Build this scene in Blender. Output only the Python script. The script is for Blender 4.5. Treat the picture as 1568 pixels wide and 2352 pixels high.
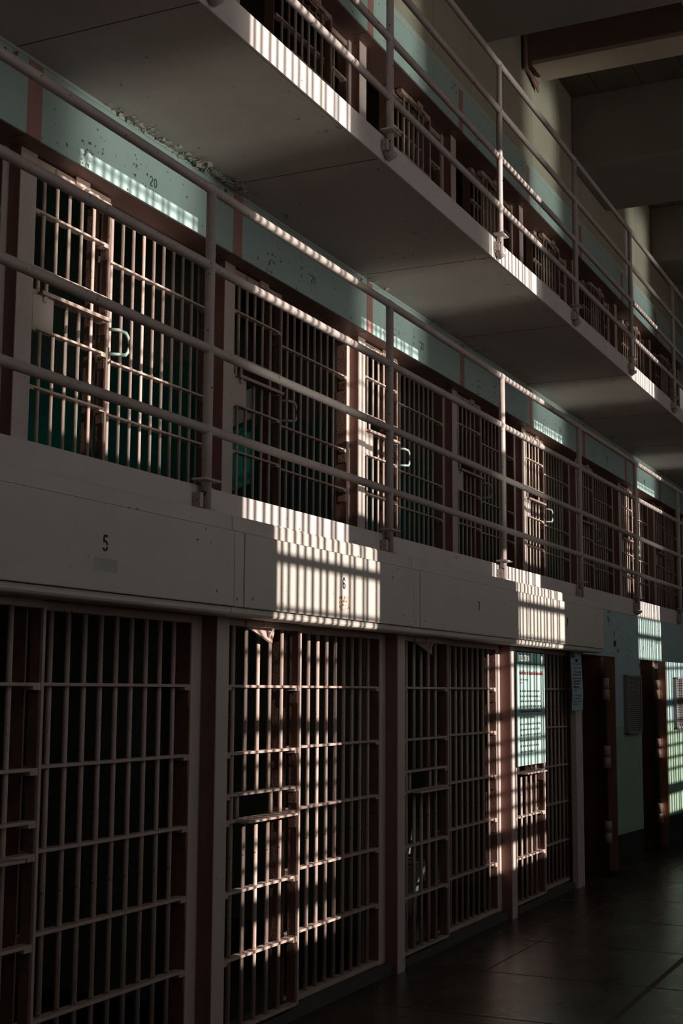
import bpy, bmesh, math, random
from mathutils import Vector, Matrix
random.seed(7)
for o in list(bpy.data.objects): bpy.data.objects.remove(o)
SC = bpy.context.scene
COL = SC.collection

# ------------------------------------------------------------------ camera
F_PX, YAW, PITCH, ROLL = 3124.43, 0.4429, 0.1298, 0.0057
cam = bpy.data.cameras.new('camera'); camo = bpy.data.objects.new('camera', cam); COL.objects.link(camo)
cam.sensor_fit = 'VERTICAL'; cam.sensor_height = 36.0; cam.lens = F_PX / 2352 * 36.0
cam.clip_start = 0.05; cam.clip_end = 200
fw = Vector((math.cos(YAW)*math.cos(PITCH), math.sin(YAW)*math.cos(PITCH), math.sin(PITCH)))
rt = Vector((math.sin(YAW), -math.cos(YAW), 0)); up = rt.cross(fw)
r2 = math.cos(ROLL)*rt + math.sin(ROLL)*up; u2 = -math.sin(ROLL)*rt + math.cos(ROLL)*up
camo.matrix_world = Matrix(((r2.x, u2.x, -fw.x, 0), (r2.y, u2.y, -fw.y, 0), (r2.z, u2.z, -fw.z, 1.7), (0, 0, 0, 1)))
SC.camera = camo

# ------------------------------------------------------------------ light
EXPOSURE = 0.0
SUN_E, SKY_E, GLITTER_E = 6.9, 1.22, 2.3
KX, KZ = 0.08, -0.305                     # sun travels +Y, a little +X, down
SC.view_settings.view_transform = 'Standard'; SC.view_settings.look = 'None'
SC.view_settings.gamma = 1; SC.view_settings.exposure = EXPOSURE; SC.view_settings.use_curve_mapping = False
w = bpy.data.worlds.new('sky'); SC.world = w; w.use_nodes = True
bg = w.node_tree.nodes['Background']; bg.inputs[1].default_value = SKY_E
_tc = w.node_tree.nodes.new('ShaderNodeTexCoord'); _sx = w.node_tree.nodes.new('ShaderNodeSeparateXYZ'); _rp = w.node_tree.nodes.new('ShaderNodeValToRGB')
w.node_tree.links.new(_tc.outputs['Generated'], _sx.inputs[0]); _ma = w.node_tree.nodes.new('ShaderNodeMapRange'); _ma.inputs[1].default_value = -1
w.node_tree.links.new(_sx.outputs['Z'], _ma.inputs[0]); w.node_tree.links.new(_ma.outputs[0], _rp.inputs[0]); w.node_tree.links.new(_rp.outputs[0], bg.inputs[0])
_rp.color_ramp.elements[0].position = 0.485; _rp.color_ramp.elements[0].color = (2.5, 2.1, 1.85, 1)     # sunlit water and ground below the horizon
_rp.color_ramp.elements[1].position = 0.515; _rp.color_ramp.elements[1].color = (1.2, 1.25, 1.3, 1)      # hazy sky above it
sl = bpy.data.lights.new('sun', 'SUN'); sl.energy = SUN_E; sl.color = (1.0, 0.90, 0.80); sl.angle = math.radians(0.45)
so = bpy.data.objects.new('sun', sl); COL.objects.link(so)
so.rotation_euler = Vector((KX, 1, KZ)).to_track_quat('-Z', 'Y').to_euler(); so.location = (8, -6, 7)
gl = bpy.data.lights.new('water_glitter', 'SUN'); gl.energy = GLITTER_E; gl.color = (1.0, 0.98, 0.84); gl.angle = math.radians(5)   # low sun mirrored up off the bay outside
go = bpy.data.objects.new('water_glitter', gl); COL.objects.link(go)
go.rotation_euler = Vector((KX, 1, 0.24)).to_track_quat('-Z', 'Y').to_euler(); go.location = (8, -6, 0)
SC.cycles.use_denoising = True
SC.cycles.max_bounces = 10; SC.cycles.diffuse_bounces = 6; SC.cycles.glossy_bounces = 4
SC.cycles.sample_clamp_indirect = 4.0
SC.cycles.caustics_reflective = False; SC.cycles.caustics_refractive = False

# ------------------------------------------------------------------ materials
def mat(name, col, rough=0.55, wear=None, wscale=6.0, wamt=0.35, speck=None, sscale=18.0, sthr=0.70, bump=0.05, bscale=60.0, spec=0.4):
    m = bpy.data.materials.new(name); m.use_nodes = True
    nt = m.node_tree; n = nt.nodes; l = nt.links
    b = n['Principled BSDF']; b.inputs['Roughness'].default_value = rough
    b.inputs['Specular IOR Level'].default_value = spec
    tc = n.new('ShaderNodeTexCoord'); geo = tc.outputs['Object']
    c4 = (*col, 1)
    last = None
    rgb = n.new('ShaderNodeRGB'); rgb.outputs[0].default_value = c4; last = rgb.outputs[0]
    if wear:
        t = n.new('ShaderNodeTexNoise'); t.inputs['Scale'].default_value = wscale; t.inputs['Detail'].default_value = 6; t.inputs['Roughness'].default_value = 0.62
        l.new(geo, t.inputs['Vector'])
        r = n.new('ShaderNodeValToRGB'); r.color_ramp.elements[0].position = 0.42; r.color_ramp.elements[1].position = 0.72
        l.new(t.outputs['Fac'], r.inputs[0])
        mu = n.new('ShaderNodeMath'); mu.operation = 'MULTIPLY'; mu.inputs[1].default_value = wamt; l.new(r.outputs[0], mu.inputs[0])
        mx = n.new('ShaderNodeMixRGB'); l.new(mu.outputs[0], mx.inputs[0]); l.new(last, mx.inputs[1]); mx.inputs[2].default_value = (*wear, 1); last = mx.outputs[0]
    if speck:
        t = n.new('ShaderNodeTexNoise'); t.inputs['Scale'].default_value = sscale; t.inputs['Detail'].default_value = 3; t.inputs['Roughness'].default_value = 0.5
        l.new(geo, t.inputs['Vector'])
        t2 = n.new('ShaderNodeTexNoise'); t2.inputs['Scale'].default_value = sscale*0.13; l.new(geo, t2.inputs['Vector'])
        ad = n.new('ShaderNodeMath'); ad.operation = 'MULTIPLY_ADD'; ad.inputs[1].default_value = 0.45; l.new(t2.outputs['Fac'], ad.inputs[0]); l.new(t.outputs['Fac'], ad.inputs[2])
        r = n.new('ShaderNodeValToRGB'); r.color_ramp.elements[0].position = sthr+0.215; r.color_ramp.elements[1].position = sthr+0.245
        l.new(ad.outputs[0], r.inputs[0])
        mx = n.new('ShaderNodeMixRGB'); l.new(r.outputs[0], mx.inputs[0]); l.new(last, mx.inputs[1]); mx.inputs[2].default_value = (*speck, 1); last = mx.outputs[0]
    l.new(last, b.inputs['Base Color'])
    if bump:
        t = n.new('ShaderNodeTexNoise'); t.inputs['Scale'].default_value = bscale; t.inputs['Detail'].default_value = 4; l.new(geo, t.inputs['Vector'])
        bp = n.new('ShaderNodeBump'); bp.inputs['Strength'].default_value = bump; bp.inputs['Distance'].default_value = 0.01
        l.new(t.outputs['Fac'], bp.inputs['Height']); l.new(bp.outputs[0], b.inputs['Normal'])
    return m
RUST = (0.13, 0.05, 0.03)
M = dict(
    bar=mat('bar_paint', (0.56, 0.43, 0.38), 0.42, (0.42, 0.28, 0.23), 9, 0.5, (0.20, 0.05, 0.035), 45, 0.73, 0.10, 90),
    rail=mat('rail_paint', (0.50, 0.43, 0.41), 0.42, (0.36, 0.29, 0.27), 7, 0.4, (0.07, 0.06, 0.055), 60, 0.70, 0.08, 90),
    plate=mat('jamb_paint', (0.25, 0.135, 0.11), 0.38, (0.17, 0.085, 0.07), 8, 0.5, (0.45, 0.34, 0.3), 50, 0.76, 0.2, 70),
    white=mat('pilaster_paint', (0.64, 0.535, 0.495), 0.5, (0.52, 0.42, 0.385), 4, 0.4, RUST, 40, 0.76, 0.06, 60),
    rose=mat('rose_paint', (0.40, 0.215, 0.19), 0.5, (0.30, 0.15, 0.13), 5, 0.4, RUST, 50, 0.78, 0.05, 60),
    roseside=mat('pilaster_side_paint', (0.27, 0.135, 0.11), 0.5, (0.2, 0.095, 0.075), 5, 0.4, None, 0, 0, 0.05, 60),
    cover=mat('cover_paint', (0.66, 0.60, 0.55), 0.5, (0.56, 0.49, 0.44), 3, 0.45, RUST, 26, 0.745, 0.04, 40),
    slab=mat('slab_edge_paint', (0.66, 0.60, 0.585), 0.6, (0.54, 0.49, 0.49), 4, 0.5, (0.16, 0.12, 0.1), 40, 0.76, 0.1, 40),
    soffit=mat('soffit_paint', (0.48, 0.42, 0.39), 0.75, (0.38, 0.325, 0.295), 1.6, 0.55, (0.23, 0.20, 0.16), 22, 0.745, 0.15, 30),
    teal=mat('header_paint', (0.40, 0.55, 0.54), 0.5, (0.42, 0.56, 0.575), 2.5, 0.5, (0.13, 0.09, 0.06), 24, 0.675, 0.08, 40),
    cream=mat('strip_paint', (0.46, 0.56, 0.52), 0.6, (0.38, 0.46, 0.43), 5, 0.5, (0.20, 0.14, 0.09), 26, 0.71, 0.1, 40),
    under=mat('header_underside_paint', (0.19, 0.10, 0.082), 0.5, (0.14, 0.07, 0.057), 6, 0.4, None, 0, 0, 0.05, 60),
    wallup=mat('upper_wall_paint', (0.42, 0.41, 0.33), 0.8, (0.34, 0.33, 0.27), 1.5, 0.4, None, 0, 0, 0.06, 30),
    beam=mat('beam_concrete', (0.25, 0.23, 0.195), 0.85, (0.19, 0.175, 0.15), 1.5, 0.5, None, 0, 0, 0.1, 25),
    steelbeam=mat('steel_beam_paint', (0.26, 0.16, 0.14), 0.7, (0.19, 0.12, 0.1), 2, 0.5, None, 0, 0, 0.08, 30),
    beamsole=mat('steel_beam_sole_paint', (0.50, 0.40, 0.32), 0.7, (0.42, 0.33, 0.27), 3, 0.5, None, 0, 0, 0.12, 40),
    board=mat('ceiling_board', (0.13, 0.115, 0.09), 0.9, (0.1, 0.085, 0.07), 2, 0.5, None, 0, 0, 0.1, 30),
    cellgrey=mat('cell_wall_paint', (0.17, 0.18, 0.155), 0.6, (0.2, 0.22, 0.19), 2, 0.4, None, 0, 0, 0.06, 30),
    cellteal=mat('cell_teal_paint', (0.02, 0.20, 0.175), 0.3, (0.018, 0.16, 0.145), 2, 0.4, None, 0, 0, 0.06, 30),
    cellgreen=mat('cell_green_paint', (0.10, 0.14, 0.10), 0.55, (0.08, 0.11, 0.08), 2, 0.4, None, 0, 0, 0.06, 30),
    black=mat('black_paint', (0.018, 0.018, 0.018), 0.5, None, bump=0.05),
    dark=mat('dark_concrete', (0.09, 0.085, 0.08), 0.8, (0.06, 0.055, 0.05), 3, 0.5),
    stencil=mat('stencil_black', (0.02, 0.018, 0.017), 0.7, None, bump=0),
    stencilg=mat('stencil_green', (0.02, 0.13, 0.055), 0.7, None, bump=0),
    faint=mat('scuffed_patch', (0.47, 0.46, 0.45), 0.7, (0.66, 0.6, 0.55), 22, 0.6, None, 0, 0, 0.05, 60),
    seam=mat('seam_dark', (0.07, 0.05, 0.04), 0.8, None, bump=0),
    doorup=mat('door_teal_paint', (0.36, 0.50, 0.50), 0.5, (0.3, 0.42, 0.43), 3, 0.4, (0.1, 0.1, 0.09), 30, 0.75, 0.08, 40),
    doorlow=mat('door_green_paint', (0.30, 0.44, 0.33), 0.5, (0.24, 0.34, 0.26), 3, 0.5, (0.1, 0.1, 0.09), 30, 0.74, 0.08, 40),
    brown=mat('door_edge_paint', (0.27, 0.125, 0.085), 0.5, (0.2, 0.09, 0.06), 4, 0.4, None, 0, 0, 0.08, 50),
    hinge=mat('hinge_metal', (0.42, 0.29, 0.24), 0.45, (0.3, 0.2, 0.16), 12, 0.4),
    ventm=mat('vent_steel', (0.24, 0.235, 0.23), 0.45, (0.15, 0.14, 0.13), 20, 0.5),
    signdark=mat('sign_dark', (0.028, 0.065, 0.065), 0.4, None, bump=0),
    signpale=mat('sign_pale', (0.50, 0.70, 0.67), 0.4, None, bump=0),
    signwhite=mat('sign_white', (0.85, 0.9, 0.88), 0.4, None, bump=0),
    ink=mat('ink_dark', (0.10, 0.13, 0.13), 0.6, None, bump=0),
    inkred=mat('ink_red', (0.20, 0.05, 0.05), 0.6, None, bump=0),
    inkgrey=mat('ink_grey', (0.20, 0.25, 0.27), 0.6, None, bump=0),
    paper=mat('paper', (0.40, 0.56, 0.62), 0.7, None, bump=0.03),
    handle=mat('handle_worn', (0.45, 0.50, 0.44), 0.35, (0.08, 0.33, 0.26), 14, 0.95, None, 0, 0, 0.1, 60),
    flake=mat('flaking_paint', (0.50, 0.53, 0.46), 0.8, (0.36, 0.22, 0.14), 9, 0.8, None, 0, 0, 0.1, 60),
    rusty=mat('rusted_scuff', (0.62, 0.555, 0.50), 0.6, (0.45, 0.34, 0.28), 20, 0.7, (0.22, 0.075, 0.035), 55, 0.60, 0.08, 60),
    wood=mat('raw_wood', (0.46, 0.30, 0.15), 0.7, (0.36, 0.22, 0.1), 14, 0.5),
    pot=mat('porcelain', (0.30, 0.33, 0.30), 0.15, None, bump=0),
    outer=mat('outer_wall_paint', (0.40, 0.39, 0.34), 0.8, None, bump=0.05),
    winsteel=mat('window_steel', (0.20, 0.19, 0.17), 0.6, None, bump=0.0),
)
def floor_material():
    m = bpy.data.materials.new('polished_concrete_floor'); m.use_nodes = True
    nt = m.node_tree; n = nt.nodes; l = nt.links; b = n['Principled BSDF']
    tc = n.new('ShaderNodeTexCoord')
    t = n.new('ShaderNodeTexNoise'); t.inputs['Scale'].default_value = 1.7; t.inputs['Detail'].default_value = 8; l.new(tc.outputs['Object'], t.inputs['Vector'])
    r = n.new('ShaderNodeValToRGB'); r.color_ramp.elements[0].color = (0.030, 0.024, 0.020, 1); r.color_ramp.elements[1].color = (0.095, 0.078, 0.066, 1)
    r.color_ramp.elements[0].position = 0.3; r.color_ramp.elements[1].position = 0.75
    l.new(t.outputs['Fac'], r.inputs[0]); l.new(r.outputs[0], b.inputs['Base Color'])
    t2 = n.new('ShaderNodeTexNoise'); t2.inputs['Scale'].default_value = 6; t2.inputs['Detail'].default_value = 6; l.new(tc.outputs['Object'], t2.inputs['Vector'])
    r2_ = n.new('ShaderNodeMapRange'); r2_.inputs['To Min'].default_value = 0.20; r2_.inputs['To Max'].default_value = 0.38
    l.new(t2.outputs['Fac'], r2_.inputs[0]); l.new(r2_.outputs[0], b.inputs['Roughness'])
    bp = n.new('ShaderNodeBump'); bp.inputs['Strength'].default_value = 0.03; bp.inputs['Distance'].default_value = 0.01
    l.new(t2.outputs['Fac'], bp.inputs['Height']); l.new(bp.outputs[0], b.inputs['Normal'])
    return m
M['floor'] = floor_material()

# ------------------------------------------------------------------ mesh helpers
class MB:
    def __init__(s): s.bm = bmesh.new(); s.mats = []; s.cur = 0
    def use(s, key):
        if key not in s.mats: s.mats.append(key)
        s.cur = s.mats.index(key); return s
    def _f(s, vs):
        try: f = s.bm.faces.new(vs)
        except ValueError: return
        f.material_index = s.cur; return f
    def box(s, x0, x1, y0, y1, z0, z1):
        v = [s.bm.verts.new((x, y, z)) for x in (x0, x1) for y in (y0, y1) for z in (z0, z1)]
        for q in ((0,1,3,2),(4,6,7,5),(0,4,5,1),(2,3,7,6),(0,2,6,4),(1,5,7,3)): s._f([v[i] for i in q])
        return s
    def bbox(s, x0, x1, y0, y1, z0, z1, b=0.004):
        """box whose edges are chamfered"""
        t = bmesh.new(); r = bmesh.ops.create_cube(t, size=1)
        for vv in t.verts: vv.co = Vector(((x0+x1)/2 + vv.co.x*(x1-x0), (y0+y1)/2 + vv.co.y*(y1-y0), (z0+z1)/2 + vv.co.z*(z1-z0)))
        bmesh.ops.bevel(t, geom=list(t.edges), offset=min(b, (x1-x0)*.4, (y1-y0)*.4, (z1-z0)*.4), segments=2, affect='EDGES', profile=0.6)
        s.merge(t); return s
    def merge(s, t):
        mp = {v: s.bm.verts.new(v.co) for v in t.verts}
        for f in t.faces: s._f([mp[v] for v in f.verts])
        t.free()
    def tube(s, pts, r, n=12, cap=True):
        pts = [Vector(p) for p in pts]; rings = []
        ref = None
        for i, p in enumerate(pts):
            d = ((pts[min(i+1, len(pts)-1)] - pts[max(i-1, 0)])).normalized()
            if ref is None:
                ref = Vector((0, 0, 1)) if abs(d.z) < 0.9 else Vector((1, 0, 0))
            a = d.cross(ref).normalized(); b = d.cross(a).normalized(); ref = -b if False else ref
            rr = r[i] if isinstance(r, (list, tuple)) else r
            rings.append([s.bm.verts.new(p + rr*(math.cos(2*math.pi*k/n)*a + math.sin(2*math.pi*k/n)*b)) for k in range(n)])
        for i in range(len(rings)-1):
            for k in range(n):
                f = s._f([rings[i][k], rings[i][(k+1) % n], rings[i+1][(k+1) % n], rings[i+1][k]])
                if f: f.smooth = True
        if cap:
            s._f(list(reversed(rings[0]))); s._f(rings[-1])
        return s
    def prism(s, poly, y0, y1):
        """poly in (x,z), extruded along Y"""
        a = [s.bm.verts.new((x, y0, z)) for x, z in poly]; b = [s.bm.verts.new((x, y1, z)) for x, z in poly]
        s._f(a); s._f(list(reversed(b)))
        for i in range(len(poly)): j = (i+1) % len(poly); s._f([a[j], a[i], b[i], b[j]])
        return s
    def yzprism(s, poly, x0, x1):
        a = [s.bm.verts.new((x0, y, z)) for y, z in poly]; b = [s.bm.verts.new((x1, y, z)) for y, z in poly]
        s._f(a); s._f(list(reversed(b)))
        for i in range(len(poly)): j = (i+1) % len(poly); s._f([a[j], a[i], b[i], b[j]])
        return s
    def build(s, name, m=None, parent=None, loc=None):
        me = bpy.data.meshes.new(name)
        bmesh.ops.recalc_face_normals(s.bm, faces=s.bm.faces[:])
        s.bm.to_mesh(me); s.bm.free()
        if s.mats:
            for k in s.mats: me.materials.append(M[k])
        else: me.materials.append(M[m])
        o = bpy.data.objects.new(name, me); COL.objects.link(o)
        if parent: o.parent = parent
        if loc: o.location = loc
        return o
def inst(src, name, parent, loc):
    o = bpy.data.objects.new(name, src.data); COL.objects.link(o); o.parent = parent; o.location = loc; return o
def thing(name, label, cat, loc=(0, 0, 0), group=None, rz=0):
    o = bpy.data.objects.new(name, None); COL.objects.link(o); o.location = loc; o.rotation_euler = (0, 0, rz)
    o.empty_display_size = 0.1
    return tag(o, label, cat, group)
def tag(o, label, cat, group=None, kind=None):
    o['label'] = label; o['category'] = cat
    if group: o['group'] = group
    if kind: o['kind'] = kind
    return o
def struct(o, label=None, cat=None):
    o['kind'] = 'structure'
    if label: o['label'] = label
    if cat: o['category'] = cat
    return o
def dup(root, loc, label, group=None):
    r = root.copy(); COL.objects.link(r); r.location = loc; r['label'] = label
    if group: r['group'] = group
    for ch in list(root.children):
        c = ch.copy(); COL.objects.link(c); c.parent = r
        for g in list(ch.children):
            d = g.copy(); COL.objects.link(d); d.parent = c
    return r
_bars = {}
def bar(parent, x, y, z0, z1, r=0.0115, key='bar', name='bar'):
    k = (round(z1-z0, 3), r, key)
    if k not in _bars:
        o = MB().tube([(0, 0, 0), (0, 0, (z1-z0)*.5), (0, 0, z1-z0)], r, 12).build(name, key, parent, (x, y, z0)); _bars[k] = o.data; return o
    o = bpy.data.objects.new(name, _bars[k]); COL.objects.link(o); o.parent = parent; o.location = (x, y, z0); return o

def arc(cx, cy, rx, ry, a0, a1, n=8):
    return [(cx + rx*math.cos(math.radians(a0+(a1-a0)*i/n)), cy + ry*math.sin(math.radians(a0+(a1-a0)*i/n))) for i in range(n+1)]
DIG = {  # stencil numerals: strokes in a 0..1 by 0..1.7 cell, broken by stencil bridges
 '0': [arc(.5,.85,.4,.77,100,260), arc(.5,.85,.4,.77,-80,80)],
 '1': [[(.25,1.3),(.55,1.6),(.55,0)]],
 '2': [arc(.5,1.2,.4,.42,165,60), arc(.5,1.2,.4,.42,45,-30,5)+[(.15,.15)], [(.1,.05),(.92,.05)]],
 '3': [arc(.45,1.22,.38,.4,150,10), arc(.45,1.22,.38,.4,-10,-80,5), arc(.45,.45,.42,.42,80,-10), arc(.45,.45,.42,.42,-25,-150)],
 '4': [[(.72,0),(.72,.3)], [(.72,.48),(.72,1.65),(.1,.42),(.98,.42)]],
 '5': [[(.12,1.62),(.9,1.62)], [(.18,1.55),(.18,.9)], arc(.45,.52,.42,.5,120,10), arc(.45,.52,.42,.5,-8,-80), arc(.45,.52,.42,.5,-100,-155)],
 '6': [arc(.5,1.0,.4,.65,95,20), arc(.5,.85,.4,.8,100,260), arc(.5,.46,.4,.42,-80,80), arc(.5,.46,.38,.42,100,150)],
 '7': [[(.08,1.62),(.9,1.62)], [(.88,1.55),(.42,0)]],
 '8': [arc(.5,1.25,.36,.38,100,260), arc(.5,1.25,.36,.38,-80,80), arc(.5,.45,.4,.43,100,260), arc(.5,.45,.4,.43,-80,80)],
 '9': [arc(.5,.7,.4,.65,-85,-160), arc(.5,.85,.4,.8,80,-80), arc(.5,1.24,.4,.4,100,260), arc(.5,1.24,.38,.4,-80,-30)],
}
def strokes(mb, lines, x0, z0, sx, sz, wd, y, th=0.0015):
    for ln in lines:
        P = [Vector((x0 + a*sx, z0 + b*sz)) for a, b in ln]
        L, R = [], []
        for i, p in enumerate(P):
            d = (P[min(i+1, len(P)-1)] - P[max(i-1, 0)]).normalized(); nn = Vector((-d.y, d.x))*wd/2
            L.append(p+nn); R.append(p-nn)
        for i in range(len(P)-1):
            mb.prism([tuple(L[i]), tuple(L[i+1]), tuple(R[i+1]), tuple(R[i])], y-th, y)
def number(parent, txt, x, z, h, key, y):
    """stencil numerals centred on (x, z), height h, proud of plane y"""
    mb = MB(); s = h/1.66; wch = s*0.95; gap = s*0.32
    tot = len(txt)*wch + (len(txt)-1)*gap; cx = x - tot/2
    for ch in txt:
        strokes(mb, DIG[ch], cx, z-h/2, wch, s, s*0.24, y); cx += wch+gap
    return mb.build('stenciled_number', key, parent)
def text(parent, body, x, z, size, key, y, name='lettering', sx=1.0):
    cu = bpy.data.curves.new('t', 'FONT'); cu.body = body; cu.size = size; cu.extrude = 0.0006; cu.resolution_u = 3
    t = bpy.data.objects.new('t', cu); COL.objects.link(t)
    dg = bpy.context.evaluated_depsgraph_get(); dg.update()
    me = bpy.data.meshes.new_from_object(t.evaluated_get(dg)); bpy.data.objects.remove(t); me.name = name
    for v in me.vertices: v.co = Vector((x + v.co.x*sx, y - v.co.z - 0.0006, z + v.co.y))
    me.materials.clear(); me.materials.append(M[key])
    o = bpy.data.objects.new(name, me); COL.objects.link(o); o.parent = parent; return o
def dashes(mb, x, z, length, h, y, rnd):
    """a line of writing too small to read: word-length strokes"""
    cx = x
    while cx < x+length-0.012:
        wl = min(rnd.uniform(0.018, 0.06), x+length-cx)
        nx = cx
        while nx < cx+wl-0.004:
            lw = rnd.uniform(0.004, 0.008); hh = h*rnd.choice((.6, .6, .62, .95, .6))
            mb.box(nx, nx+lw*.75, y-0.0008, y, z, z+hh); nx += lw+0.0012
        cx += wl+0.009

# ------------------------------------------------------------------ plan
S = 2.1995                      # cell pitch
YE, YRAIL = 3.358, 3.325        # walkway edge, railing axis
YC = 3.150                      # mechanism cover face
YH = 4.491                      # header plates of the upper tiers
YF = 4.62                       # cell fronts of the upper tiers
YG = 3.316                      # cell fronts of the ground tier
T0 = 5.53; G0 = 5.487
TIER = 2.603
XL, XR = -3.0, 27.0
YO = -1.60                      # inner face of the outer wall
CEIL = 9.32

# ------------------------------------------------------------------ shell
mb = MB().use('floor').box(XL, XR, YO-.3, 7.4, -0.15, 0.0)
struct(mb.build('floor'), 'dark polished concrete corridor floor', 'floor')
mb = MB().use('seam')
for y, t in ((2.88, .004), (1.87, .016)): mb.box(2, 24, y-t, y+t, 0.0, 0.0015)
for i, x in enumerate((6.0, 7.05, 8.15, 9.25, 10.35, 11.45, 12.6, 13.9, 15.4, 17.0, 19.0)): mb.box(x-.003, x+.003, YO, 3.2, 0.0, 0.0015)
struct(mb.build('trim_1'), 'dark joints scored across the concrete floor', 'floor joint')
mb = MB().use('dark').box(3.2, 12.2, 3.40, 3.42, 0.0, 0.06)
struct(mb.build('baseboard_cells'), 'low dark curb along the foot of the ground cells', 'curb')

# windows in the outer wall, their lit patches measured on the walkway plane
DY = YE - YO
WX = [(1.22, 2.45), (5.92, 7.17), (9.74, 10.96), (14.38, 15.52), (19.30, 20.50)]
WLO = (0.36 - KZ*DY, 2.78 - KZ*DY); WHI = (3.52 - KZ*DY, 5.97 - KZ*DY)
WX = [(a - KX*DY, b - KX*DY) for a, b in WX]
mb = MB().use('outer')
T = 0.12
edges = [XL] + [e for ab in WX for e in ab] + [XR]
for i in range(0, len(edges), 2): mb.box(edges[i], edges[i+1], YO-T, YO, 0, CEIL+1)
for a, b in WX:
    for z0, z1 in ((0, WLO[0]), (WLO[1], WHI[0]), (WHI[1], CEIL+1)): mb.box(a, b, YO-T, YO, z0, z1)
struct(mb.build('wall_outer'), 'outer wall with tall barred windows facing the cells', 'wall')
THIN = [2.50, 2.05, 1.90, 1.33, 1.21, 1.08, 0.95, 0.83]
THICK = [(2.30, .026), (1.53, .036), (0.62, .055)]
for wi, (a, b) in enumerate(WX):
    mb = MB().use('winsteel')
    ym = YO - 0.06
    for lo, hi in (WLO, WHI):
        x = a + 0.046 - 0.012*(wi-1)
        while x < b-0.03:
            mb.box(x-.0175, x+.0175, ym-.014, ym+.014, lo, hi); x += 0.172
        x = a + 0.124 - 0.016*(wi-1)
        while x < b-0.03:
            mb.box(x-.0165, x+.0165, ym+.02, ym+.046, lo, hi); x += 0.181
    for z in THIN: mb.box(a, b, ym-.01, ym+.01, z-KZ*DY-.013, z-KZ*DY+.013)
    for z, h in THICK: mb.box(a, b, ym-.02, ym+.02, z-KZ*DY-h, z-KZ*DY+h)
    z = WHI[0] + 0.30
    while z < WHI[1]-.1: mb.box(a, b, ym-.01, ym+.01, z-.012, z+.012); z += 0.41
    struct(mb.build('window_%d' % (wi+1)), 'tall steel window with vertical security bars', 'window')
    for lo, hi in (WLO, WHI):
        pl = bpy.data.lights.new('window_portal', 'AREA'); pl.shape = 'RECTANGLE'; pl.size = b-a; pl.size_y = hi-lo
        pl.cycles.is_portal = True
        po = bpy.data.objects.new('window_portal', pl); COL.objects.link(po)
        po.location = ((a+b)/2, YO-T-.02, (lo+hi)/2); po.rotation_euler = (math.radians(90), 0, 0)
        po.rotation_euler = Vector((0, 1, 0)).to_track_quat('-Z', 'Z').to_euler()
mb = MB().use('outer').box(XL-.2, XL, YO-.3, 7.4, 0, CEIL+1).box(XR, XR+.2, YO-.3, 7.4, 0, CEIL+1)
struct(mb.build('wall_ends'), 'end walls of the cell house', 'wall')

# ceiling, beams
mb = MB().use('board')
y = YO-.3
while y < 5.0:
    mb.box(XL, XR, y+.004, y+.55-.004, CEIL, CEIL+.04); y += .55
mb.use('seam').box(XL, XR, YO-.3, 7.4, CEIL+.03, CEIL+.2)
struct(mb.build('ceiling'), 'dark boarded ceiling high above the top tier', 'ceiling')
for i, (x0, x1, z0) in enumerate(((5.9, 7.6, 8.42), (11.15, 12.90, 8.46), (16.40, 18.13, 8.35), (20.90, 22.30, 8.42))):
    mb = MB().use('beam').bbox(x0, x1, YO, 4.53, z0, CEIL, .02)
    struct(mb.build('trim_%d' % (i+2)), 'deep concrete ceiling beam spanning the corridor', 'beam')
mb = MB().use('steelbeam').bbox(14.37, 14.82, YO, 4.50, 8.90, CEIL, .01).use('beamsole').bbox(14.36, 14.83, YO, 4.42, 8.845, 8.90, .008)
mb.use('steelbeam').box(14.30, 14.40, 4.47, 4.50, 8.80, 9.32).prism([(14.36, 8.845), (14.83, 8.845), (14.83, 8.72)], 4.48, 4.50)
struct(mb.build('trim_6'), 'narrow rose ceiling beam with a pale underside', 'beam')
# upper wall above the top tier header
mb = MB().use('wallup')
gx = [4.2+1.049*i for i in range(22)]
for i in range(21): mb.box(gx[i]+.0035, gx[i+1]-.0035, 4.53, 4.56, 7.60, CEIL)
mb.use('seam').box(XL, XR, 4.55, 4.75, 7.55, CEIL)
struct(mb.build('wall_upper'), 'grooved olive wall above the top tier cells', 'wall')
p = MB().tube([(4, 3.05, 8.55), (14, 3.05, 8.55), (25, 3.05, 8.55)], .012, 10).build('conduit', 'rail')
p.location = (0, -.42, 0.5)
tag(p, 'thin conduit hung below the ceiling beside the rose beam', 'conduit')

# walkways
for t, nm in ((0, 'floor_middle_tier'), (1, 'floor_top_tier')):
    z = 2.66 + (0 if t == 0 else 2.578)
    mb = MB().use('slab').box(XL, XR, YE, YE+.012, z-.17, z)
    mb.use('dark').box(XL, XR, YE+.012, 7.3, z-.10, z-.06)
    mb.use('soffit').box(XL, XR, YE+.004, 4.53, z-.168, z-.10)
    for k in range(-2, 9):
        x = 5.43 + S*k
        mb.use('seam').box(x-.003, x+.003, YE+.012, 4.50, z-.1695, z-.166)
    struct(mb.build(nm), ('middle' if t == 0 else 'top') + ' tier walkway slab with a painted steel edge', 'walkway')

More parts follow.
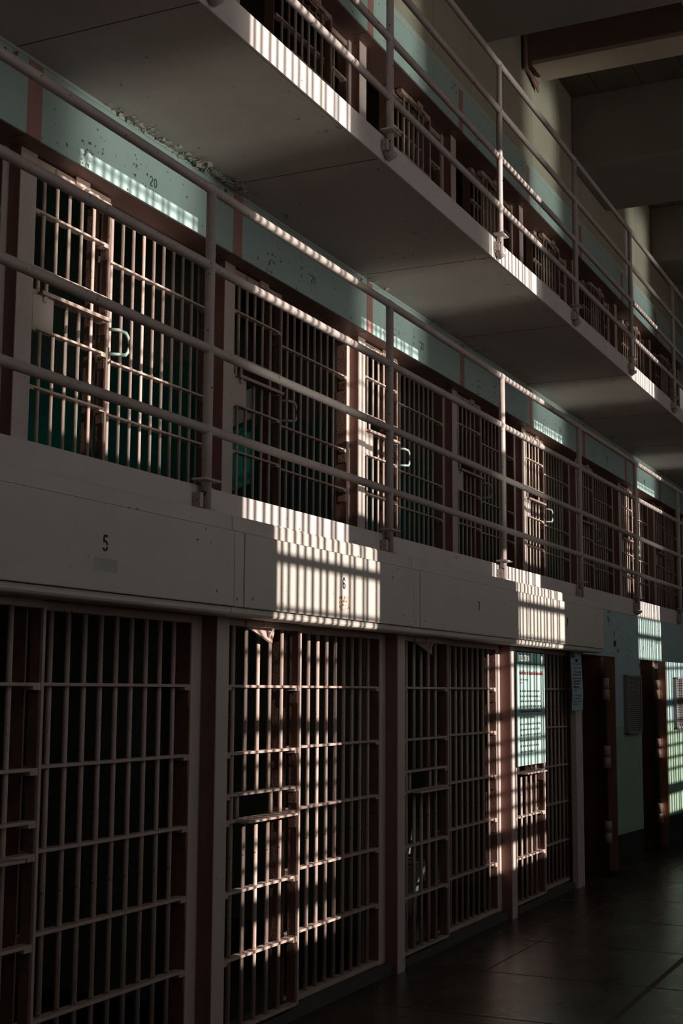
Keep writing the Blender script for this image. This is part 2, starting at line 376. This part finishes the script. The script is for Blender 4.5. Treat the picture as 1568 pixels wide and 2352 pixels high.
# ------------------------------------------------------------------ upper tier walls, pilasters, cells
def tier_walls(dz, ks, lower, name):
    zf = 2.60 + dz; zt = 4.627 + dz
    mb = MB()
    for k in ks:
        x = T0 + S*k
        # strip, slot and pilaster between two cells (front)
        mb.use('white').bbox(x+.070, x+.135, YF+.078, YF+.19, zf, zt+.01, .004)
        mb.use('white').bbox(x+.124, x+.265, YF, YF+.12, zf, zt+.01, .004)
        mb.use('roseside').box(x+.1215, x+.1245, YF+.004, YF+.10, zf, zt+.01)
        # partition behind
        mb.use(lower).box(x+.135, x+.26, YF+.19, 7.1, zf, zf+1.35)
        mb.use('cellgrey').box(x+.135, x+.26, YF+.19, 7.1, zf+1.35, zt+.35)
    xa, xb = T0 + S*ks[0] - 2.2, T0 + S*ks[-1] + 2.4
    mb.use(lower).box(xa, xb, 7.1, 7.2, zf, zf+1.35); mb.use('cellgrey').box(xa, xb, 7.1, 7.2, zf+1.35, zt+.4)
    mb.box(xa, xb, YF+.2, 7.2, zt+.33, zt+.42)
    struct(mb.build(name), None)
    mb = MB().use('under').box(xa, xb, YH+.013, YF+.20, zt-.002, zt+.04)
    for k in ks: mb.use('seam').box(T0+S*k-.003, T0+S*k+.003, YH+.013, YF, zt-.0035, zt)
    struct(mb.build('trim_9' if dz == 0 else 'trim_10'), 'dark rose underside of the header plates', 'trim')
tier_walls(0, list(range(-1, 9)), 'cellteal', 'wall_middle_tier')
tier_walls(TIER, list(range(0, 9)), 'cellgrey', 'wall_top_tier')

NUM2 = {-1: '19', 0: '20', 1: '21', 2: '22', 3: '23', 4: '24', 5: '25', 6: '26', 7: '27'}
NUM3 = {0: '34', 1: '35', 2: '36', 3: '37', 4: '38', 5: '39', 6: '40', 7: '41'}
def header(k, t):
    dz = TIER*t; x = T0 + S*k; z0, z1 = 4.627+dz, 5.045+dz
    num = (NUM2 if t == 0 else NUM3)[k]
    if t == 0:
        lab = {-1: 'pale teal header plate cut by the left edge of the photo, beside plate 20', 3: 'pale teal header plate between stencilled plates 22 and 24',
               5: 'pale teal header plate just beyond stencilled plate 24', 6: 'sunlit pale teal header plate farthest along the middle tier', 7: 'small pale teal header plate last on the right of the middle tier'}.get(k, 'pale teal header plate stencilled %s over its middle tier cell' % num)
    else:
        lab = {1: 'pale teal top tier header plate at the upper edge of the photo', 2: 'pale teal top tier header plate stencilled 36', 3: 'pale teal top tier header plate between plates 36 and 38',
               4: 'pale teal top tier header plate stencilled 38', 5: 'pale teal top tier header plate just beyond plate 38', 6: 'far pale teal top tier header plate, second beyond plate 38', 7: 'farthest pale teal top tier header plate, last on the right', 0: 'first top tier header plate'}[k]
    r = thing('header_plate', lab, 'header plate', (x, YH, z0), 'header plates of the ' + ('middle' if t == 0 else 'top') + ' tier')
    h = z1-z0
    MB().use('teal').box(.124, S-.001, 0, .012, 0, h).build('plate', None, r)
    MB().use('rose').box(0.001, .123, 0, .012, 0, h).build('stripe', None, r)
    MB().use('cream').box(0.001, S-.001, 0.001, .012, h+.004, h+.075).use('cream').box(.001, S-.001, .006, .012, h, h+.01).build('top_strip', None, r)
    if k >= 0:
        number(r, num, 1.217, .155, .060, 'stencilg', 0)
        mb = MB().use('inkgrey'); zc = .075
        for a in ((1.17, 1.27, zc+.028, zc+.030), (1.17, 1.27, zc-.03, zc-.028), (1.17, 1.172, zc-.03, zc+.03), (1.268, 1.27, zc-.03, zc+.03)): mb.box(a[0], a[1], -.0012, 0, a[2], a[3])
        mb.build('card_outline', None, r)
    return r
for k in range(-1, 8): header(k, 0)
for k in range(1, 8): header(k, 1)
# wall behind the headers
for t, nm in ((0, 'wall_header_middle'), (1, 'wall_header_top')):
    mb = MB().use('dark').box(XL, XR, YH+.0125, 4.62, 4.64+TIER*t, (5.07 if t == 0 else 7.68))
    struct(mb.build(nm))

# ------------------------------------------------------------------ barred gates and grilles
def flat(mb, x0, x1, y, z, d=.052, th=.014):
    mb.bbox(x0, x1, y, y+d, z-th/2, z+th/2, .003)
def crossbar(parent, x0, x1, y, z, tabs=True, d=.052):
    mb = MB().use('bar'); flat(mb, x0, x1, y, z, d)
    if tabs:
        mb.box(x0, x0+.035, y-.001, y+d, z-.019, z-.005); mb.box(x1-.05, x1, y-.001, y+d, z-.021, z-.005)
    return mb.build('crossbar', None, parent)
def hanger(parent, xa, xb, z, y):
    mb = MB().use('bar')
    xm = xa+(xb-xa)*.57
    v = [(xa, y+.02, z), (xb, y+.02, z), (xm, y-.035, z-.075), (xa, y+.028, z), (xb, y+.028, z), (xm, y-.027, z-.080)]
    V = [mb.bm.verts.new(p) for p in v]
    for q in ((0,1,2),(5,4,3),(0,3,4,1),(1,4,5,2),(2,5,3,0)): mb._f([V[i] for i in q])
    mb.bbox(xa-.03, xb+.08, y+.0, y+.03, z, z+.032, .003)
    mb.bbox(xm-.03, xm+.10, y-.014, y+.0, z+.002, z+.05, .003)
    mb.tube([(xm-.01, y-.022, z-.045), (xm+.02, y-.03, z-.005)], .007, 8)
    return mb.build('hanger_plate', None, parent)

def make_gate(t, label):
    """sliding barred gate; local origin at the pilaster edge, on the tier floor"""
    g = thing('barred_gate', label, 'cell gate')
    y = 0.012; yb = y+.026
    if t == 'g':
        bx = [.102, .230, .353, .480, .608]; xj = .768; top = 2.02; base = .085
        cz = [1.713, 1.388, 1.19, 1.065, .73, .42]
        slot = (1.19, 1.065)
    else:
        bx = [.116, .233, .349, .465, .585]; xj = .705; top = 4.585-2.60; base = .05
        cz = [4.324-2.6, 4.0-2.6, 3.865-2.6, 3.66-2.6, 3.33-2.6]
        slot = (1.40, 1.265)
    for x in bx:
        i = bx.index(x)
        if i in (1, 2, 3):
            if t == 'g':
                bar(g, x, yb, slot[0], top); bar(g, x, yb, base, slot[1])
            else:
                bar(g, x, yb, slot[0], top)
                bar(g, x, yb, base, slot[1] if i > 1 else 1.06)
        elif i == 0 and t != 'g':
            bar(g, x, yb, 1.40, top); bar(g, x, yb, base, 1.06)
            bar(g, x-.03, yb, slot[1], slot[0]); bar(g, x+.045, yb, slot[1], slot[0])
        else: bar(g, x, yb, base, top)
    if t == 'g':
        bar(g, bx[0]+.058, yb, slot[1], slot[0]); bar(g, bx[3]+.025, yb, slot[1], slot[0])
    for z in cz:
        cb = crossbar(g, .012, xj+.004, y, z)
        if t != 'g' and z == cz[0]:
            global top_crossbar
            top_crossbar = cb.data
    crossbar(g, .012, xj+.004, y, base, False); 
    MB().use('bar').bbox(.004, xj+.01, y-.002, y+.055, top-.012, top+.03, .004).build('top_rail', None, g)
    if t == 'g':   # meal shelf, standing proud of the bars
        MB().use('bar').bbox(.105, .62, y-.075, y+.03, 1.058, 1.070, .003).build('meal_shelf', None, g)
    else:
        MB().use('plate').bbox(.06, xj, y-.030, y+.055, 1.250, 1.264, .003).use('bar').bbox(.06, xj, y-.034, y-.026, 1.248, 1.270, .002).build('meal_shelf', None, g)
        MB().use('white').bbox(.022, .205, y+.004, y+.016, 1.065, 1.252, .003).tube([(.12, y-.012, 1.235), (.12, y+.01, 1.235)], .02, 12).build('lock_plate', None, g)
        MB().use('handle').tube([(xj+.02, y-.005, 1.215), (xj+.06, y-.05, 1.215), (xj+.115, y-.06, 1.208), (xj+.14, y-.06, 1.185), (xj+.145, y-.06, 1.14),
                                 (xj+.14, y-.06, 1.095), (xj+.115, y-.06, 1.072), (xj+.06, y-.05, 1.066), (xj+.02, y-.005, 1.064)], .0105, 10).build('handle', None, g)
    # closing stile: pale edge, dark rose cheeks
    MB().use('bar').bbox(xj, xj+.018, y-.004, y+.012, base, top, .003).build('stile', None, g)
    mb = MB().use('plate').box(xj+.003, xj+.013, y+.010, y+.060, base, top)
    zz = sorted(cz+[base])
    for z in zz[1:]: mb.box(xj-.002, xj+.004, y+.012, y+.058, z-.085, z-.012)
    mb.build('stile_cheek', None, g)
    hanger(g, .20, .50, top-.012, y-.012)
    return g
def make_grille(t, label):
    """fixed barred section beside the gate"""
    g = thing('barred_grille', label, 'cell grille')
    y = 0.085; yb = y+.024
    if t == 'g': x0 = .800; bx = [.947+.1152*i for i in range(9)]; xe = 1.985; top = 2.02; base = .085; cz = [1.714, 1.390, 1.063, .746, .418]
    else: x0 = .735; bx = [.872+.1161*i for i in range(9)]; xe = 2.010; top = 4.585-2.6; base = .05; cz = [4.272-2.6, 3.657-2.6, 3.329-2.6]
    for x in bx: bar(g, x, yb, base, top)
    for z in cz: crossbar(g, x0, xe, y-.002, z)
    MB().use('bar').bbox(x0, xe, y-.004, y+.055, top-.012, top+.035, .004).build('top_rail', None, g)
    MB().use('bar').bbox(x0, xe, y-.004, y+.055, base-.02, base+.006, .004).build('bottom_rail', None, g)
    xq = .773 if t == 'g' else .710
    MB().use('plate').box(xq, xq+.009, y+.010, y+.092, base, top-.01).build('jamb_plate', None, g)
    mb = MB().use('plate').box(xe-.008, xe, y-.001, y+.085, base, top)
    for z in sorted(cz)[0:]: mb.box(xe-.014, xe-.008, y, y+.07, z-.10, z-.012)
    mb.build('end_plate', None, g)
    return g

O2 = lambda k: (T0+.265+S*k, YF, 2.60)
GR_G2, GR_R2 = 'closed gates of the middle tier', 'fixed grilles of the middle tier'
lab2 = {0: 'under header 20', 1: 'under header 21', 2: 'under header 22', 3: 'between headers 22 and 24', 4: 'under header 24', 5: 'just beyond header 24', 6: 'under the farthest sunlit header', 7: 'last on the right'}
g2 = r2g = None
for k in range(0, 8):
    gl = 'barred middle tier gate with meal slot, ' + lab2[k]; rl = 'fixed barred grille of the middle tier cell ' + lab2[k]
    if g2 is None:
        g2 = make_gate('u', gl); g2.location = O2(k); g2['group'] = GR_G2
        r2g = make_grille('u', rl); r2g.location = O2(k); r2g['group'] = GR_R2
    else:
        dup(g2, O2(k), gl, GR_G2); dup(r2g, O2(k), rl, GR_R2)
rl = dup(r2g, O2(-1), 'sliver of barred middle tier grille at the left edge of the photo', GR_R2)
lab3 = {1: 'at the upper edge of the photo', 2: 'under header 36', 3: 'between headers 36 and 38', 4: 'under header 38', 5: 'just beyond header 38', 6: 'second beyond header 38', 7: 'farthest on the right'}
for k in range(1, 8):
    o = (T0+.285+S*k, YF+.005, 2.60+TIER)
    q = dup(g2, (o[0]+.815, o[1]+.005, o[2]), 'barred top tier gate slid open, ' + lab3[k], 'open gates of the top tier')
    for c in list(q.children):      # these gates have no upper crossbar
        if c.data is top_crossbar: bpy.data.objects.remove(c)
    dup(r2g, (o[0]-.02, o[1]+.012, o[2]), 'fixed barred grille behind the open top tier gate ' + lab3[k], 'fixed grilles of the top tier')
GO = lambda k: (G0+.250+S*k, YG, 0)
labg = {-1: 'under cover 5 in the left foreground', 0: 'under cover 6', 1: 'under cover 7', 2: 'under cover 8 behind the isolation panel'}
gg = rg = None
for k in (-1, 0, 1, 2):
    gl = 'barred ground tier gate with meal shelf, ' + labg[k]; rl = 'fixed barred grille of the ground tier cell ' + labg[k].replace(' behind the isolation panel', '')
    if gg is None:
        gg = make_gate('g', gl); gg.location = GO(k); gg['group'] = 'gates of the ground tier'
        rg = make_grille('g', rl); rg.location = GO(k); rg['group'] = 'fixed grilles of the ground tier'
    else:
        q = dup(gg, GO(k), gl, 'gates of the ground tier')
        if k == 2:      # its hanger plate is behind the information panel
            for c in list(q.children):
                if c.name.startswith('hanger'): bpy.data.objects.remove(c)
        dup(rg, GO(k), rl, 'fixed grilles of the ground tier')

# ------------------------------------------------------------------ ground tier walls
mb = MB()
for k in (-1, 0, 1, 2, 3):
    x = G0 + S*k
    if k < 3:
        mb.use('white').bbox(x+.040, x+.140, YG+.084, YG+.20, 0, 2.06, .004)
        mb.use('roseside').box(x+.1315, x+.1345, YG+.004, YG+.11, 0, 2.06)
        mb.use('white').bbox(x+.134, x+.250, YG, YG+.12, 0, 2.06, .004)
    else:
        mb.use('white').bbox(x+.04-.0, x+.20, YG+.084, YG+.2, 0, 2.06, .004).bbox(x-.26, x-.045, YG, YG+.05, 0, 2.06, .004)
    px = x+.105 if k < 3 else x-.03
    mb.use('black').box(px+.0, px+.14, YG+.20, 7.1, 0, .25)
    mb.use('cellgreen').box(px+.0, px+.14, YG+.20, 7.1, .25, 1.40)
    mb.use('cellgrey').box(px+.0, px+.14, YG+.20, 7.1, 1.40, 2.5)
mb.use('cellgreen').box(XL, XR, 7.1, 7.25, 0, 1.4).use('cellgrey').box(XL, XR, 7.1, 7.25, 1.4, 2.5)
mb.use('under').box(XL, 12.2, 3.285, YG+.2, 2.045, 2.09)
struct(mb.build('wall_ground_tier'))
# strip of floor track
mb = MB().use('dark').bbox(3.3, 11.9, YG+.03, YG+.20, 0.0, .055, .004)
struct(mb.build('trim_7'), 'painted steel sill at the foot of the ground cells', 'sill')

# mechanism covers 5-8
def cover(k, num, x0, x1, label):
    r = thing('mechanism_cover', label, 'cover', (x0, YC, 2.04), 'mechanism covers over the ground cells')
    L = x1-x0
    MB().use('seam').box(.006, L-.006, .022, .13, .012, .462).build('shell', None, r)
    MB().use('cover').bbox(.098, L-.005, 0, .03, .040, .392, .004).bbox(.004, .092, .003, .03, .040, .392, .004).build('panel', None, r)
    MB().use('cover').yzprism([(.018, .397), (.018, .458), (.026, .468), (.13, .470), (.13, .397)], .003, L-.003).build('top_lip', None, r)
    MB().use('cover').yzprism([(.016, .037), (.13, .037), (.13, .0), (.034, .0), (.022, .005), (.016, .014)], .003, L-.003).build('bottom_fold', None, r)
    n = number(r, num, {5: 1.168, 6: 1.19, 7: 1.165, 8: 1.142}[num_i(num)], .232, .058 if num != '5' else .060, 'stencil', 0)
    if num == '5': MB().use('faint').box(1.10, 1.255, -.001, .0, .118, .170).build('scuff_patch', None, r)
    if num == '6': MB().use('rusty').box(1.13, 1.26, -.0008, .0, .085, .165).build('scuff_patch', None, r)
    mb = MB().use('seam')
    for hx, hz in ((.03, .075), (.175, .085), (L-.16, .10)): mb.box(hx-.0035, hx+.0035, -.0006 if hx > .1 else .0022, .004, hz-.007, hz+.007)
    mb.build('screw_holes', None, r)
    return r
def num_i(s): return int(s)
xs = [G0+S*k for k in (-1, 0, 1, 2)] + [12.205]
for i, nm in enumerate('5678'):
    cover(i, nm, xs[i], xs[i+1], {'5': 'beige steel cover stencilled 5, nearest on the left', '6': 'sunlit beige steel cover stencilled 6', '7': 'beige steel cover stencilled 7, in shade',
          '8': 'half sunlit beige steel cover stencilled 8, last before the teal wall'}[nm])
# remaining cover out of frame keeps the light out
struct(MB().use('cover').box(XL, xs[0], YC, 3.35, 2.04, 2.51).build('trim_8'), 'beige steel cover continuing out of the picture', 'cover')

# ------------------------------------------------------------------ solitary cells 9, 10 ...
mb = MB().use('teal')
mb.box(12.21, XR, YE-.008, YE+.10, 2.035, 2.485)
struct(mb.build('wall_solitary_header'), 'pale teal wall band above the solid cell doors', 'wall')
num9 = thing('painted_mark', 'black 9 stencilled on the teal band above the first solid door', 'stencilled number', (12.95, YE-.008, 2.04))
number(num9, '9', .43, .22, .055, 'stencil', 0); MB().use('stencil').box(.41, .50, -.001, 0, .10, .155).build('scuff_patch', None, num9)
n10 = thing('painted_mark', 'black 10 stencilled in the sunlit part of the teal band', 'stencilled number', (15.2, YE-.008, 2.04))
number(n10, '10', .10, .21, .055, 'stencil', 0)
mb = MB()
for i in range(5):
    X = 12.90 + S*i                     # far reveal of each doorway
    mb.use('brown').bbox(X, X+.10, YE+.002, YE+.20, 0, 2.036, .006)
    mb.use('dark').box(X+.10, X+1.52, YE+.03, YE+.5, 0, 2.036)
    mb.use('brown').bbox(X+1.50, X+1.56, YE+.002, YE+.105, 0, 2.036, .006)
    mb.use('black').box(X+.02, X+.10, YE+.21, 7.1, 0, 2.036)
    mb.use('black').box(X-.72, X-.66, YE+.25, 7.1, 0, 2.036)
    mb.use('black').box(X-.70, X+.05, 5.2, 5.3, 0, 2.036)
struct(mb.build('wall_solitary_cells'))
def solid_door(label, loc, num):
    r = thing('solid_cell_door', label, 'cell door', loc, 'solid doors of the solitary cells', math.radians(-4.5))
    L = 0.765
    mb = MB().use('doorup').box(.004, L, 0, .084, 1.375, 2.015).use('doorlow').box(.004, L, 0, .084, .39, 1.375).use('black').box(.004, L, 0, .084, .075, .39)
    mb.build('door_leaf', None, r)
    MB().use('brown').box(-.004, .004, .002, .086, .075, 2.015).build('door_edge', None, r)
    for z in (1.72, 1.10, .42):
        MB().use('hinge').tube([(-.05, .075, z-.10), (-.05, .075, z-.003)], .034, 12).tube([(-.05, .075, z+.003), (-.05, .075, z+.10)], .034, 12).box(-.05, .0, .07, .085, z-.08, z+.08).build('hinge', None, r)
    v = MB().use('ventm').bbox(.24, .66, -.045, 0, 1.299, 1.322, .004).bbox(.24, .66, -.045, 0, 1.83, 1.853, .004).bbox(.24, .265, -.045, 0, 1.299, 1.853, .004).bbox(.635, .66, -.045, 0, 1.299, 1.853, .004).build('vent_frame', None, r)
    mb = MB().use('ventm')
    for i in range(27): mb.box(.265, .635, -.036, -.032, 1.326+.0187*i, 1.326+.0187*i+.007)
    for i in range(19): mb.box(.268+.0195*i, .268+.0195*i+.006, -.034, -.030, 1.322, 1.83)
    mb.build('vent_mesh', None, v)
    MB().use('black').box(.265, .635, -.012, -.002, 1.322, 1.83).build('vent_backing', None, v)
    number(r, num, .745, 1.945, .055, 'stencil', 0)
    return r
solid_door('shaded solid door numbered 9, folded open against the wall', (12.597, 3.152, 0.0), '9')
solid_door('sunlit solid door numbered 10 at the right edge of the photo', (12.597+S, 3.152, 0.0), '10')

# ------------------------------------------------------------------ railings
def railing(t, label):
    zs = [2.930, 3.325, 3.738, 4.125] if t == 0 else [5.501, 5.906, 6.305, 6.699]
    zc = 2.678 if t == 0 else 5.258
    r = thing('pipe_railing', label, 'railing', (5.508, YRAIL, zc), 'pipe railings of the walkways')
    for z in zs:
        MB().use('rail').tube([(-5, 0, z-zc)] + [(S*i+.0, 0, z-zc) for i in range(-2, 9)] + [(S*9, 0, z-zc)], .0235, 18).build('rail', None, r)
    post = None
    for i in range(-1, 8):
        if post is None:
            mb = MB().use('rail').tube([(0, 0, -.13), (0, 0, .3), (0, 0, .9), (0, 0, zs[3]-zc+.006)], .0245, 18)
            for z in zs: mb.tube([(-.045, 0, z-zc), (-.03, 0, z-zc), (.03, 0, z-zc), (.045, 0, z-zc)], [.0236, .0262, .0262, .0236], 16, False)
            post = mb.build('post', None, r, (S*i, 0, 0))
            pc = MB().use('rail').prism([(-.085, -.002), (.062, -.002), (.062, .008), (-.085, .008)], -.05, .03).build('collar', None, post)
            pb = MB().use('rail').box(-.07, -.042, -.01, .03, -.13, -.06).use('rail').tube([(0, 0, -.135), (0, 0, -.15), (0, .008, -.185)], [.05, .045, .006], 10).build('foot_bracket', None, post)
        else:
            p = post.copy(); COL.objects.link(p); p.parent = r; p.location = (S*i, 0, 0)
            for c in (pc, pb):
                d = c.copy(); COL.objects.link(d); d.parent = p
    return r
railing(0, 'four bar pipe railing of the middle tier walkway')
railing(1, 'four bar pipe railing of the top tier walkway')

# ------------------------------------------------------------------ sign and notice
sg = thing('isolation_panel', 'tall pale information panel headed ISOLATION on the gate of cell 8', 'sign', (10.122, 3.302, 1.1235))
W_, H_ = .728, .871
MB().use('signdark').box(-.002, W_+.002, .0, .008, -.002, H_+.002).build('backing_board', None, sg)
MB().use('signpale').box(0, W_, -.003, 0, 0, H_-.092).build('pale_sheet', None, sg)
MB().use('signdark').box(0, W_, -.003, 0, H_-.092, H_).build('header_band', None, sg)
text(sg, 'ISOLATION', .055, H_-.068, .072, 'signwhite', -.003, 'heading', .72)
mb = MB().use('signwhite')
mb.prism([(a, b) for a, b in arc(.655, H_-.040, .024, .026, -60, 240, 12)], -.0045, -.003).prism([(.637, H_-.058), (.673, H_-.058), (.66, H_-.085), (.65, H_-.085)], -.0045, -.003)
mb.build('emblem', None, sg)
rnd = random.Random(3)
mb = MB().use('inkred')
x = .06
for wd in (.10, .075, .05, .11, .06, .09, .085): 
    xx = x
    while xx < x+wd-.006: mb.box(xx, xx+.009, -.004, -.003, .700, .700+rnd.choice((.022, .022, .034))); xx += .0125
    x += wd+.006
mb.build('red_line', None, sg)
mb = MB().use('ink')
for z, L in ((.655, .22), (.632, .08)): dashes(mb, .07, z, L, .018, -.003, rnd)
for z, L in ((.565, .52), (.525, .54), (.487, .55), (.447, .57), (.408, .56), (.310, .55), (.268, .52), (.228, .55), (.185, .53), (.142, .50), (.098, .37)): dashes(mb, .07, z, L, .022, -.003, rnd)
mb.build('body_lines', None, sg)
text(sg, 'years, depending on the offense.', .07, .362, .036, 'ink', -.003, 'body_line', .78)
pn = thing('paper_notice', 'blue tinted paper notice pinned beside the bars of cell 8', 'notice', (11.625, 3.292, 1.530))
MB().use('paper').yzprism([(0, 0), (-.006, .15), (.0, .30), (.006, .455), (.008, .455), (.002, .30), (-.004, .15), (.002, 0)], 0, .345).build('sheet', None, pn)
mb = MB().use('inkgrey')
for z, L in ((.40, .27), (.365, .27), (.33, .10), (.19, .25), (.168, .13), (.125, .26), (.10, .22), (.075, .26), (.05, .12)): dashes(mb, .03, z, L, .014, -.0075, rnd)
mb.build('grey_lines', None, pn)
mb = MB().use('inkred')
for z, L in ((.33, .14), (.305, .24), (.275, .28)): dashes(mb, .03 if z < .33 else .15, z, L, .016, -.0075, rnd)
mb.build('red_lines', None, pn)
for z, s_ in ((.25, '"Special Treatment Unit"'), (.225, 'in isolation for many'), (.20, 'different reasons.')): text(pn, s_, .03, z, .026, 'inkred', -.0078, 'red_line', .9)
MB().use('black').tube([(.16, -.012, .435), (.16, .006, .435)], .012, 10).build('pin', None, pn)

# ------------------------------------------------------------------ small things
o = MB().use('wood').bbox(0, .085, 0, .05, 0, .075, .004).build('wood_block', None, None, (5.60, YE+.03, 2.60))
tag(o, 'small raw wood block on the walkway edge below the gate of cell 21', 'block')
sh = MB().use('cellteal').bbox(0, .46, 0, .28, 0, .05, .006).build('wall_shelf', None, None, (7.03, 5.76, 3.25))
tag(sh, 'teal shelf low inside cell 20, catching a little sun', 'shelf')
# toilet at the back of cell 7
tl = thing('toilet', 'pale toilet in the dark of ground cell 7', 'toilet', (9.82, 4.10, 0))
mb = MB().use('pot')
mb.tube([(0, 0, 0), (0, 0, .12), (0, 0, .25), (0, 0, .38), (0, 0, .40)], [.10, .09, .11, .17, .175], 18).build('bowl', None, tl)
MB().use('pot').tube([(0, 0, .402), (0, 0, .42)], [.185, .18], 18).build('seat', None, tl)
MB().use('pot').tube([(.06, 0, .45), (.14, 0, .62), (.15, 0, .64)], [.012, .012, .012], 8).build('flush_pipe', None, tl)

# peeling paint along the joint of the soffit and the header strip
rnd = random.Random(11)
def flakes(label, clusters):
    mb = MB().use('flake')
    for cx, spread, n, smax in clusters:
        for i in range(n):
            x = rnd.gauss(cx, spread); y = 4.487 - abs(rnd.gauss(0, .035)); z = 5.068 - abs(rnd.gauss(0, .012)) - (4.487-y)*.05
            s = rnd.uniform(.006, smax); y -= s*1.1
            a = rnd.uniform(0, 6.28); tilt = rnd.uniform(-1.2, 1.2)
            R_ = Matrix.Rotation(a, 3, 'Z') @ Matrix.Rotation(tilt, 3, 'X')
            q = [Vector((-s, -s*.6, 0)), Vector((s*.3, -s, s*.3)), Vector((s, s*.4, 0)), Vector((-s*.2, s*.8, s*.25))]
            top = [mb.bm.verts.new(Vector((x, y, z)) + R_ @ v) for v in q]
            bot = [mb.bm.verts.new(Vector((x, y, z)) + R_ @ (v + Vector((0, 0, -.0012)))) for v in q]
            mb._f(top); mb._f(list(reversed(bot)))
            for k in range(4): mb._f([top[k], bot[k], bot[(k+1) % 4], top[(k+1) % 4]])
    for i in range(90):
        x = rnd.uniform(5.6, 18); y = rnd.choice((rnd.uniform(3.4, 4.45), 3.40+abs(rnd.gauss(0, .05)))); z = 5.070
        q = [(x, y, z), (x+rnd.uniform(.01, .03), y+rnd.uniform(-.01, .01), z-rnd.uniform(0, .018)), (x+rnd.uniform(.0, .02), y+rnd.uniform(.01, .03), z-.002)]
        a = [mb.bm.verts.new(p) for p in q]; b = [mb.bm.verts.new((p[0], p[1], p[2]-.0012)) for p in q]
        mb._f(a); mb._f(list(reversed(b)))
        for k in range(3): mb._f([a[k], b[k], b[(k+1) % 3], a[(k+1) % 3]])
    o = mb.build('peeling_paint', None)
    return tag(o, label, 'peeling paint', None, 'stuff')
flakes('curled flakes of peeling paint hanging along the joint under the top tier walkway', [(6.75, .25, 60, .02), (7.25, .12, 60, .03), (7.66, .08, 70, .04), (10.0, .2, 20, .02), (11.9, .25, 40, .025), (12.6, .2, 30, .025), (16.5, .3, 30, .025), (18.0, .2, 25, .025)])
